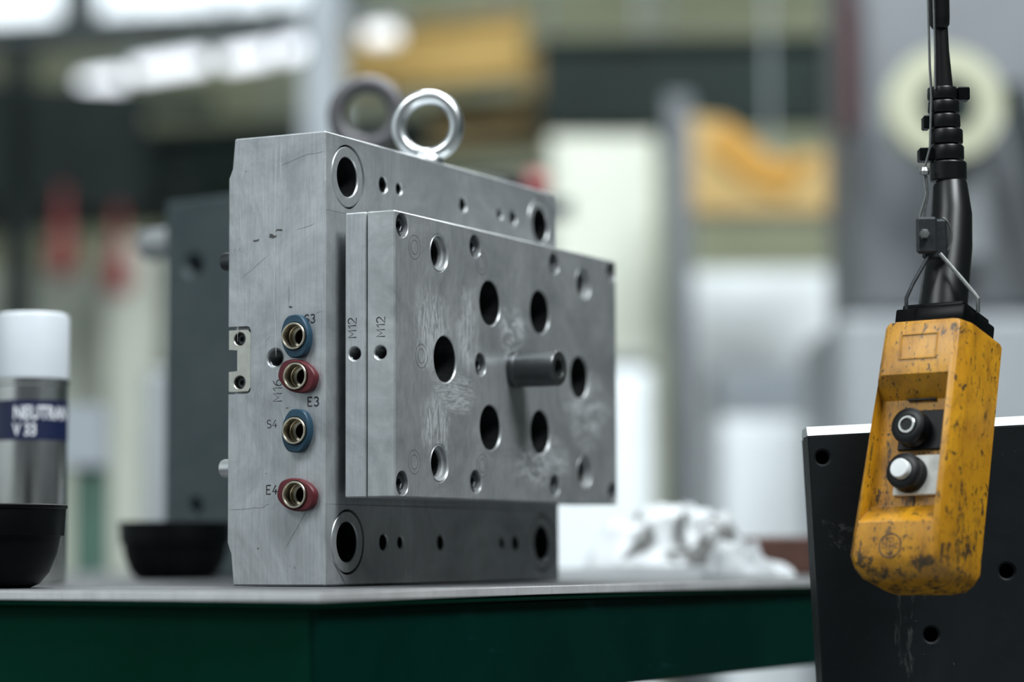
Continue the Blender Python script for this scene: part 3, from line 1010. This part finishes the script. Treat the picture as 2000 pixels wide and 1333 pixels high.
# turn with the line of sight from the lens to the pendant
ray = Vector((0.155, 1.0, 0.048)).normalized()
xr = ray.cross(Vector((0, 0, 1))).normalized()
zr = xr.cross(ray)
Bq = Matrix((xr, ray, zr)).transposed()
Rp = (Bq @ Mp).orthogonalized() if hasattr(Matrix, 'orthogonalized') else (Bq @ Mp)
Rp = Rp.to_quaternion().normalized().to_matrix()
w2, dp, LB = 0.0325, 0.073, 0.213
top_c = Vector((0.328, 2.06, 1.114))                    # middle of the front top edge
pend = empty('crane_pendant', (0, 0, 0), (0, 0, 0), 'worn yellow two-button crane pendant hanging on a black cable', 'pendant')
org = top_c - Rp @ Vector((0, 0, LB))
Mw = Rp.to_4x4()
Mw.translation = org
pend.matrix_world = Matrix.Translation((0.0160, 0.1060, -0.0006)) @ Mw @ Matrix.Scale(1.053, 4)


def section(z, grow=0.0, gl=0.0, inset=0.0):
    """outline of the housing at height z, front at y = 0, front right edge cut off"""
    a = w2 - inset
    y0, y1 = inset, dp - inset
    return [Vector(p) for p in (
        (-a - gl + 0.004, y0, z), (a - 0.002, y0, z), (a + 0.0015, y0 + 0.0015, z), (a + 0.0065, y0 + 0.012, z), (a + 0.007, y0 + 0.016, z),
        (a + 0.007, y1 - 0.006, z), (a + 0.003, y1, z), (-a - gl - 0.001, y1, z), (-a - gl - 0.005, y1 - 0.006, z), (-a - gl - 0.005, y0 + 0.014, z), (-a - gl, y0 + 0.003, z))]


b_ = nb()
loft(b_, [section(0.0, 0, 0.006, 0.014), section(0.0035, 0, 0.008, 0.007), section(0.010, 0, 0.009, 0.0025), section(0.018, 0, 0.0095, 0), section(0.10, 0, 0.005), section(LB - 0.005, 0, 0.0),
          section(LB - 0.0015, 0, 0, 0.0012), section(LB, 0, 0, 0.004)])
hb = obj('housing', b_, M['yellow'], pend, angle=40)
cb = nb()
prism(cb, [(-0.01, 0.1705), (0.0, 0.1665), (0.0165, 0.1500), (0.0185, 0.062), (0.0, 0.0440), (-0.01, 0.040)], -w2 - 0.0035, w2 - 0.0035, frame((0, 0, 0), (0, 1, 0), (0, 0, 1), (1, 0, 0)))
cut(hb, cb)
md = hb.modifiers.new('edge', 'BEVEL')
md.width = 0.0014
md.segments = 2
md.limit_method = 'ANGLE'
md.angle_limit = R(35)
PF = lambda x, z, y=0.0: frame((x, y, z), (1, 0, 0), (0, 0, 1), (0, -1, 0))
# raised name panel rim on the label band
b_ = nb()
for q in ((-0.016, 0.1995, 0.017, 0.2005), (-0.016, 0.1790, 0.017, 0.1800), (-0.016, 0.1800, -0.015, 0.1995), (0.016, 0.1800, 0.017, 0.1995)):
    box(b_, q[0], -0.0007, q[1], q[2], 0.0004, q[3])
obj('name_panel', b_, M['yellow'], hb)
# maker's ring mark near the foot: circle with a cross of bars
b_ = nb()
Mk = PF(-0.006, 0.0245, 0.00002)
th = [i / 36 * 2 * PI for i in range(37)]
tube(b_, [(0.0095 * math.cos(a), 0.0095 * math.sin(a), 0) for a in th], 0.00055, 6, Mk, squash=0.4)
for seg_ in ([(-.007, .0012), (-.0025, .0012), (-.0025, .0062)], [(.007, .0012), (.0025, .0012), (.0025, .0062)], [(-.007, -.0018), (-.0025, -.0018), (-.0025, -.0066)], [(.007, -.0018), (.0025, -.0018), (.0025, -.0066)],
             [(-.0025, .0062), (.0025, .0062)], [(-.0025, -.0066), (.0025, -.0066)], [(0, .004), (0, -.0045)], [(-.005, -.0003), (.005, -.0003)]):
    tube(b_, [(p[0], p[1], 0) for p in seg_], 0.00042, 5, Mk, squash=0.4)
obj('maker_mark', b_, M['engrave'], hb)
yfl = 0.0175


def button(z, plate_mat, cap_mat, ring):
    b_ = nb()
    box(b_, -0.0175, yfl - 0.0025, z - 0.0165, 0.0268, yfl + 0.001, z + 0.0165, bev=0.0008)
    bp = obj('button_plate', b_, plate_mat, pend)
    b_ = nb()
    lathe(b_, [(0.0150, 0.0), (0.0152, 0.004), (0.0140, 0.0065), (0.0142, 0.0085), (0.0150, 0.011), (0.0145, 0.0135), (0.0115, 0.0150), (0.0085, 0.0150), (0.0080, 0.0135), (0, 0.0135)], PF(-0.003, z, yfl - 0.002), 40)
    obj('button_collar', b_, M['rubber'], bp)
    b_ = nb()
    if ring:
        lathe(b_, [(0.0074, 0.0134), (0.0074, 0.0155), (0.0068, 0.0162), (0.0054, 0.0162), (0.0050, 0.0145), (0, 0.0142)], PF(-0.003, z, yfl - 0.002), 36)
    else:
        lathe(b_, [(0.0080, 0.0134), (0.0080, 0.0195), (0.0072, 0.0206), (0, 0.0208)], PF(-0.003, z, yfl - 0.002), 36)
    bt = obj('button', b_, cap_mat, bp)
    if ring:
        b_ = nb()
        lathe(b_, [(0, 0.0143), (0.0051, 0.0143), (0.0051, 0.0150), (0, 0.0150)], PF(-0.003, z, yfl - 0.002), 24)
        o = obj('button_centre', b_, M['rubber'], bp)


button(0.1240, M['rubber'], M['wire'], True)
button(0.0865, M['button_plate'], M['button_white'], False)
obj('moulded_line', bx(0.0005, yfl - 0.0003, 0.0600, 0.0013, yfl + 0.001, 0.0705), M['engrave'], hb)
obj('moulded_line', bx(-0.012, 0.0135, 0.1488, 0.013, 0.0160, 0.1500), M['engrave'], hb)
# black flange on top
b_ = nb()
box(b_, -0.0275, 0.006, LB - 0.001, 0.0345, 0.062, LB + 0.0125, bev=0.002, seg=2)
box(b_, -0.0240, 0.010, LB + 0.012, 0.0310, 0.058, LB + 0.0175, bev=0.002, seg=2)
obj('flange', b_, M['black_plastic'], pend)
pw = lambda x, y, z: Mw.inverted() @ Vector((x, y, z))   # hall point in the pendant's own frame
YB = 2.125
b_ = nb()
sp = [(0.3500, 2.088, 1.119, 0.0205), (0.3515, 2.091, 1.131, 0.0198), (0.3550, 2.098, 1.150, 0.0193), (0.3605, 2.108, 1.178, 0.0184), (0.3636, 2.117, 1.205, 0.0172), (0.3638, 2.1245, 1.230, 0.0150), (0.3630, YB, 1.2335, 0.0138)]
tube(b_, [pw(x, y, z) for x, y, z, r in sp], [q[3] for q in sp], 28)
obj('boot', b_, M['rubber'], pend)
b_ = nb()
cab = [(0.3630, 1.232), (0.3620, 1.262), (0.3610, 1.300), (0.3595, 1.345), (0.3580, 1.40), (0.356, 1.8), (0.35, 3.0), (0.35, 5.6)]
tube(b_, [pw(x, YB, z) for x, z in cab], [0.0095, 0.0095, 0.0085, 0.0062, 0.0058, 0.0058, 0.0058, 0.0058], 16)
obj('cable', b_, M['cable'], pend)
b_ = nb()
tube(b_, [pw(0.3578, YB - 0.002, z) for z in (1.363, 1.366, 1.372, 1.9, 3.0, 5.6)], [0.0062, 0.0082, 0.0086, 0.0086, 0.0086, 0.0086], 16)
obj('cable_sleeve', b_, M['rubber'], pend)
for i, (x, z, r, h) in enumerate(((0.3632, 1.2345, 0.0152, 0.016), (0.3625, 1.2520, 0.0140, 0.012), (0.3618, 1.2655, 0.0140, 0.012), (0.3608, 1.2790, 0.0132, 0.011), (0.3602, 1.2915, 0.0132, 0.010), (0.3594, 1.3030, 0.0126, 0.010))):
    b_ = nb()
    lathe(b_, [(r * 0.7, 0.0), (r * 0.95, 0.0), (r, 0.0012), (r, h - 0.0012), (r * 0.95, h), (r * 0.7, h)], Mw.inverted() @ Matrix.Translation((x, YB, z)), 28)
    cl = obj('cable_clamp', b_, M['rubber'], pend)
    if i in (1, 3, 5):
        sx = {1: -0.0175, 3: -0.0155, 5: 0.0170}[i]
        b_ = nb()
        hw = {1: 0.0065, 3: 0.003, 5: 0.005}[i]
        box(b_, x + sx - hw, YB - 0.007, z - 0.001, x + sx + hw, YB + 0.007, z + 0.010, Mw.inverted(), bev=0.001)
        obj('clamp_lug', b_, M['black_plastic'], cl)
# strain wire: rope, eyelet, clamp, two hooks
b_ = nb()
tube(b_, [pw(x, YB - 0.008, z) for x, z in ((0.349, 1.45), (0.3475, 1.39), (0.3480, 1.33), (0.3490, 1.305), (0.3470, 1.262), (0.3415, 1.242))], 0.0011, 8)
tube(b_, [pw(x, YB - 0.012, z) for x, z in ((0.352, 1.45), (0.3515, 1.39), (0.3520, 1.34), (0.3515, 1.31))], 0.0009, 8)
tube(b_, [pw(0.349 + 0.0008 * math.sin(z * 3), YB - 0.008, z) for z in (1.45, 2.0, 3.0, 4.0, 5.6)], 0.0011, 8)
tube(b_, [pw(x, YB - 0.010, z) for x, z in ((0.3415, 1.240), (0.3430, 1.222), (0.3375, 1.205), (0.3355, 1.196))], 0.0012, 8)
tube(b_, [pw(x, YB - 0.010, z) for x, z in ((0.3430, 1.240), (0.3440, 1.222), (0.3400, 1.200), (0.3420, 1.170))], 0.0010, 8)
obj('strain_rope', b_, M['wire'], pend)
b_ = nb()
lathe(b_, [(0, -0.004), (0.0035, -0.003), (0.0045, 0), (0.0035, 0.003), (0, 0.004)], Mw.inverted() @ Matrix.Translation((0.3418, YB - 0.010, 1.2415)), 16)
obj('ferrule', b_, M['wire'], pend)
YC = YB - 0.024
b_ = nb()
box(b_, 0.3275, YC - 0.030, 1.168, 0.3445, YC - 0.024, 1.198, Mw.inverted(), bev=0.002)
box(b_, 0.3330, YC - 0.0235, 1.164, 0.3535, YC - 0.0185, 1.197, Mw.inverted(), bev=0.002)
wc = obj('wire_clamp', b_, M['black_oxide'], pend)
b_ = nb()
lathe(b_, [(0, 0.0), (0.0045, 0.0), (0.0045, 0.003), (0.0035, 0.0045), (0, 0.005)], Mw.inverted() @ frame((0.3335, YC - 0.030, 1.1835), (1, 0, 0), (0, 0, 1), (0, -1, 0)), 6)
obj('bolt', b_, M['wire'], wc)
b_ = nb()
tube(b_, [pw(0.3490 + 0.0085 * math.cos(a), YC - 0.019, 1.1840 + 0.0145 * math.sin(a)) for a in [R(-80 + 160 * i / 10) for i in range(11)]], 0.0009, 8)
obj('wire_loop', b_, M['wire'], pend)
pl_ = [pw(x, y, z) for x, y, z in ((0.3385, YC - 0.025, 1.168), (0.3235, YC - 0.030, 1.143), (0.3175, YC - 0.034, 1.131), (0.3175, YC - 0.034, 1.122))]
b_ = nb()
tube(b_, pl_, 0.0016, 8)
obj('hook_wire', b_, M['black_oxide'], pend)
pl_ = [pw(x, y, z) for x, y, z in ((0.3465, YC - 0.027, 1.168), (0.3600, YC - 0.033, 1.150), (0.3715, YC - 0.038, 1.1345), (0.3740, YC - 0.040, 1.130), (0.3740, YC - 0.040, 1.119))]
b_ = nb()
tube(b_, pl_, 0.0017, 8)
obj('hook_wire', b_, M['wire'], pend)

# ------------------------------------------------------------------ the hall beyond the bench
# grey column
b_ = nb()
box(b_, -0.735, 9.0, 0, -0.600, 9.012, 6.4)
box(b_, -0.735, 9.15, 0, -0.600, 9.162, 6.4)
box(b_, -0.672, 9.012, 0, -0.664, 9.15, 6.4)
colm = struct('pillar_1', b_, M['grey_paint'])
b_ = nb()
box(b_, 0.466, 7.63, 0, 0.540, 7.69, 2.30)
pole = obj('steel_post', b_, M['mid_grey'], smooth=False)
tag(pole, 'plain grey steel post behind the bench, between the white cabinets', 'post')
# dark girders and trays across the hall
def beam(name, a, b, hgt, dep, mat, label, cat, flange=True):
    a, b = Vector(a), Vector(b)
    d = b - a
    L_ = d.length
    x = d.normalized()
    y = Vector((0, 0, 1)).cross(x).normalized()
    z = x.cross(y)
    t = empty(name, a, (0, 0, 0), label, cat)
    t.matrix_world = frame(a, x, y, z)
    obj('web', bx(0, dep * 0.3, 0, L_, dep * 0.7, hgt), mat, t, False)
    for q in (0.12, 0.88): obj('hanger', bx(q * L_ - 0.006, dep * 0.4, hgt, q * L_ + 0.006, dep * 0.6, 6.4 - a.z), M['frame'], t, False)
    if flange:
        obj('flange', bx(0, 0, -0.02, L_, dep, 0), mat, t, False)
        obj('flange', bx(0, 0, hgt, L_, dep, hgt + 0.02), mat, t, False)
    return t


beam('crane_girder', (-3.4, 12.0, 2.50), (-0.76, 11.0, 2.56), 0.24, 0.25, M['dark_green'], 'dark green girder high on the left, ending at the grey column', 'girder')
beam('crane_girder', (0.10, 8.9, 2.44), (3.0, 8.75, 2.44), 0.27, 0.16, M['dark_green'], 'dark green girder crossing high behind the grey post and yellow hoist', 'girder')
beam('crane_girder', (-7.4, 14.9, 2.98), (0.9, 12.5, 2.98), 0.16, 0.25, M['dark_green'], 'long thin dark green girder far back below the windows', 'girder')
beam('cable_tray', (-7.4, 14.4, 2.62), (0.2, 12.2, 2.62), 0.12, 0.3, M['dark_machine'], 'dark cable tray running below the long green girder', 'tray')
beam('cable_tray', (-7.4, 15.9, 3.95), (-0.9, 14.4, 3.99), 0.06, 0.2, M['frame'], 'thin dark tray hanging under the windows', 'tray')
beam('yellow_girder', (-0.615, 9.4, 2.66), (0.02, 9.1, 2.655), 0.19, 0.12, M['crane_yellow'], 'yellow crane girder end beside the grey column', 'girder')
beam('trolley_beam', (0.04, 9.3, 2.60), (0.60, 9.15, 2.58), 0.17, 0.12, M['brown_beam'], 'ochre trolley beam right of the yellow girder', 'beam')
beam('ochre_girder', (-0.30, 9.5, 2.47), (0.62, 9.3, 2.50), 0.12, 0.1, M['brown_beam'], 'ochre brown beam below the yellow girder', 'beam')
# lamps in a row along the hall; the last only glows as the girder's highlight
for i, (x0, y0, x1, y1, z) in enumerate(((-2.12, 12.45, -1.86, 12.25, 3.20), (-1.83, 12.2, -1.42, 11.9, 3.22), (-1.36, 11.85, -0.82, 11.4, 3.20), (-0.56, 9.05, -0.37, 8.98, 2.745))):
    a, b = Vector((x0, y0, z)), Vector((x1, y1, z))
    x = (b - a).normalized()
    y = Vector((0, 0, 1)).cross(x)
    L_ = (b - a).length
    t = empty('strip_lamp_or_glint', a, (0, 0, 0), ['leftmost and shortest strip lamp of the bright row above the press', 'middle strip lamp of the bright row of three', 'longest bright strip lamp, the one next to the grey column', 'faint glowing strip standing for a highlight on the yellow girder'][i], 'lamp', 'strip lamps in a row')
    t.matrix_world = frame(a, x, y, x.cross(y))
    obj('lamp_housing', bx(0, -0.05, 0.05, L_, 0.05, 0.07), M['grey_paint'], t, False)
    obj('tube', bx(0.05, -0.04, -0.01, L_ - 0.03, 0.04, 0.05, bev=0.012), M['lamp'] if i < 3 else M['girder_glint'], t)
    for xx in (0.1 * L_, 0.9 * L_):
        obj('hanger', bx(xx - 0.004, -0.004, 0.07, xx + 0.004, 0.004, 6.4 - z), M['frame'], t, False)


def cabinet(name, x0, y0, x1, y1, h, mat, label, cat, door=True, dmat=None):
    t = empty(name, ((x0 + x1) / 2, y0, 0), (0, 0, 0), label, cat)
    hw = (x1 - x0) / 2
    obj('cabinet_body', bx(-hw, 0, 0.05, hw, y1 - y0, h, bev=0.01), mat, t)
    obj('plinth', bx(-hw + 0.02, 0.02, 0, hw - 0.02, y1 - y0 - 0.02, 0.05), M['dark_machine'], t, False)
    if door:
        d = obj('door', bx(-hw + 0.015, -0.015, 0.08, hw - 0.015, 0.0, h - 0.04, bev=0.004), dmat or mat, t)
        obj('handle', bx(hw - 0.05, -0.035, h * 0.6, hw - 0.035, -0.015, h * 0.6 + 0.10, bev=0.003), M['mid_grey'], d)
    return t


cabinet('machine_cabinet', 0.05, 7.0, 0.38, 7.6, 1.43, M['white_paint'], 'bright white cabinet just behind the right edge of the mould', 'cabinet')
cabinet('machine_cabinet', 0.575, 7.1, 0.90, 7.7, 1.30, M['white_paint'], 'bright white cabinet behind the dark slab and the rags', 'cabinet')
cabinet('control_cabinet', 0.13, 8.8, 0.50, 9.4, 2.37, M['cream_paint'], 'tall cream cabinet behind the white ones, left of the grey post', 'cabinet')
cabinet('control_cabinet', 0.60, 9.0, 1.15, 9.6, 1.92, M['white_paint'], 'tall pale cabinet under the yellow hoist', 'cabinet')
# grey junction boxes between cabinets
cabinet('machine_block', 0.62, 7.9, 1.10, 8.3, 1.50, M['grey_paint'], 'grey machine base right of the grey post', 'machine', door=False)
cabinet('machine_block', 0.06, 7.75, 0.42, 8.2, 1.52, M['mid_grey'], 'mid grey machine block on the left of the grey post', 'machine', door=False)

# yellow hoist with an open dark-gold throat
t = empty('yellow_hoist', (0.81, 8.0, 2.0), (0, 0, R(-6)), 'yellow crane hoist housing with a darker gold slanted cheek', 'hoist')
b_ = nb()
prism(b_, [(-0.265, 0.0), (0.265, -0.01), (0.275, 0.20), (0.02, 0.16), (-0.13, 0.285), (-0.30, 0.31)], 0, 0.25, frame((0, 0.25, 0), (1, 0, 0), (0, 0, 1), (0, -1, 0)))
obj('hoist_housing', b_, M['crane_yellow'], t, False)
b_ = nb()
prism(b_, [(-0.14, 0.285), (0.02, 0.155), (0.15, 0.17), (0.04, 0.04), (-0.08, 0.09), (-0.20, 0.20)], 0, 0.02, frame((0, 0.0, 0), (1, 0, 0), (0, 0, 1), (0, -1, 0)))
obj('hoist_cheek', b_, M['deep_yellow'], t, False, label='darker gold cheek')
b_ = nb()
box(b_, -0.008, 0.10, 0.15, 0.008, 0.116, 4.4)
obj('hanger', b_, M['frame'], t, False)

# grey-white machine with a reel on the far right
t = empty('winding_machine', (1.45, 6.2, 0), (0, 0, 0), 'light grey winding machine carrying a pale reel, far right', 'machine')
obj('machine_body', bx(-0.66, 0, 0, 0.5, 0.8, 1.50, bev=0.02), M['light_grey'], t)
obj('machine_hood', bx(-0.60, 0.1, 1.50, 0.5, 0.7, 2.5, bev=0.03), M['hood'], t)
b_ = nb()
box(b_, -0.42, -0.06, 1.62, -0.30, 0.12, 2.12, bev=0.02)
obj('reel_bracket', b_, M['light_grey'], t)
b_ = nb()
lathe(b_, [(0.066, 0.0), (0.135, 0.0), (0.137, 0.01), (0.125, 0.016), (0.085, 0.02), (0.085, 0.06), (0.125, 0.064), (0.137, 0.07), (0.135, 0.08), (0.066, 0.08)], frame((-0.42, -0.10, 1.985), (1, 0, 0), (0, 0, 1), (0, -1, 0)), 40)
rl = obj('reel', b_, M['reel'], t, label='pale yellow reel')
b_ = nb()
lathe(b_, [(0, 0.084), (0.062, 0.084), (0.062, 0.0), (0, 0.0)], frame((-0.41, -0.10, 1.985), (1, 0, 0), (0, 0, 1), (0, -1, 0)), 24)
obj('hub', b_, M['dark_machine'], rl)
b_ = nb()
tube(b_, [(-0.24, -0.05, 2.05), (-0.19, -0.05, 1.86), (-0.14, -0.05, 1.62)], 0.03, 10)
obj('machine_arm', b_, M['dark_machine'], t)
b_ = nb()
box(b_, -0.64, 0.0, 1.95, -0.605, 0.10, 2.35, bev=0.01)
obj('red_cover', b_, M['maroon'], t, label='dark red cover strip')

# left: dark press frame with red grips, pale cupboard, green leg
t = empty('press_machine', (-1.85, 10.0, 0), (0, 0, R(18)), 'dark machine frame high on the left behind the spray can', 'machine')
obj('upright', bx(-0.12, 0, 0, -0.02, 0.15, 2.95), M['dark_machine'], t, False)
obj('upright', bx(0.62, 0.5, 0, 0.70, 0.65, 2.6), M['dark_machine'], t, False)
obj('crosshead', bx(-0.6, 0.0, 2.30, 0.42, 0.3, 2.75), M['dark_machine'], t, False)
obj('tie_bar', bx(-0.6, 0.1, 2.72, 0.72, 0.2, 2.80), M['dark_green'], t, False)
for k, (x, z, nm) in enumerate(((0.09, 2.06, 'left'), (0.31, 1.99, 'right'))):
    b_ = nb()
    lathe(b_, [(0, -0.02), (0.05, 0.0), (0.06, 0.05), (0.035, 0.16), (0.018, 0.24), (0.015, 0.34), (0, 0.34)], Matrix.Translation((x, -0.02, z - 0.03)), 20)
    o = obj('red_grip', b_, M['red_paint'], t, label='dull red grip')
cabinet('cupboard', -1.75, 11.0, -1.10, 11.5, 2.28, M['cream_paint'], 'pale cream cupboard behind the dark second mould half', 'cupboard')
cabinet('cupboard', -2.55, 11.6, -1.80, 12.1, 2.22, M['cream_paint'], 'pale cream cupboard on the far left behind the red grips', 'cupboard')
cabinet('machine_block', -0.86, 6.0, -0.66, 6.3, 1.36, M['light_grey'], 'light grey cabinet between the spray can and the dark mould half', 'machine', door=False)
t = empty('green_stand', (-0.82, 5.0, 0), (0, 0, 0), 'pale green machine stand right of the spray can', 'stand')
obj('stand_post', bx(-0.03, 0, 0.02, 0.03, 0.06, 1.10), M['green_paint'], t, False)
obj('stand_foot', bx(-0.12, -0.1, 0, 0.12, 0.16, 0.02), M['green_paint'], t, False)
obj('stand_head', bx(-0.10, -0.02, 1.10, 0.03, 0.08, 1.22), M['grey_paint'], t, False)

# hand lamp with a red end on a shelf behind the mould
t = empty('shelf_stand', (0.01, 5.0, 0), (0, 0, 0), 'narrow grey stand behind the mould holding a black drill', 'stand')
obj('stand_post', bx(-0.03, 0.03, 0.02, 0.03, 0.09, 1.60), M['mid_grey'], t, False)
obj('stand_foot', bx(-0.15, -0.1, 0, 0.15, 0.2, 0.02), M['mid_grey'], t, False)
obj('stand_shelf', bx(-0.13, -0.03, 1.60, 0.11, 0.14, 1.615), M['mid_grey'], t, False)
t = empty('drill', (0.0, 5.03, 1.615 + 0.034), (0, 0, R(4)), 'black drill body with a red end cap above the mould edge', 'drill')
b_ = nb()
lathe(b_, [(0, -0.11), (0.02, -0.11), (0.024, -0.07), (0.034, -0.05), (0.034, 0.03), (0, 0.03)], frame((0, 0, 0), (0, 1, 0), (0, 0, 1), (1, 0, 0)), 24)
obj('drill_body', b_, M['black_plastic'], t)
b_ = nb()
lathe(b_, [(0, 0.03), (0.033, 0.03), (0.033, 0.06), (0.022, 0.075), (0, 0.078)], frame((0, 0, 0), (0, 1, 0), (0, 0, 1), (1, 0, 0)), 24)
obj('end_cap', b_, M['red_paint'], t, label='red end cap')
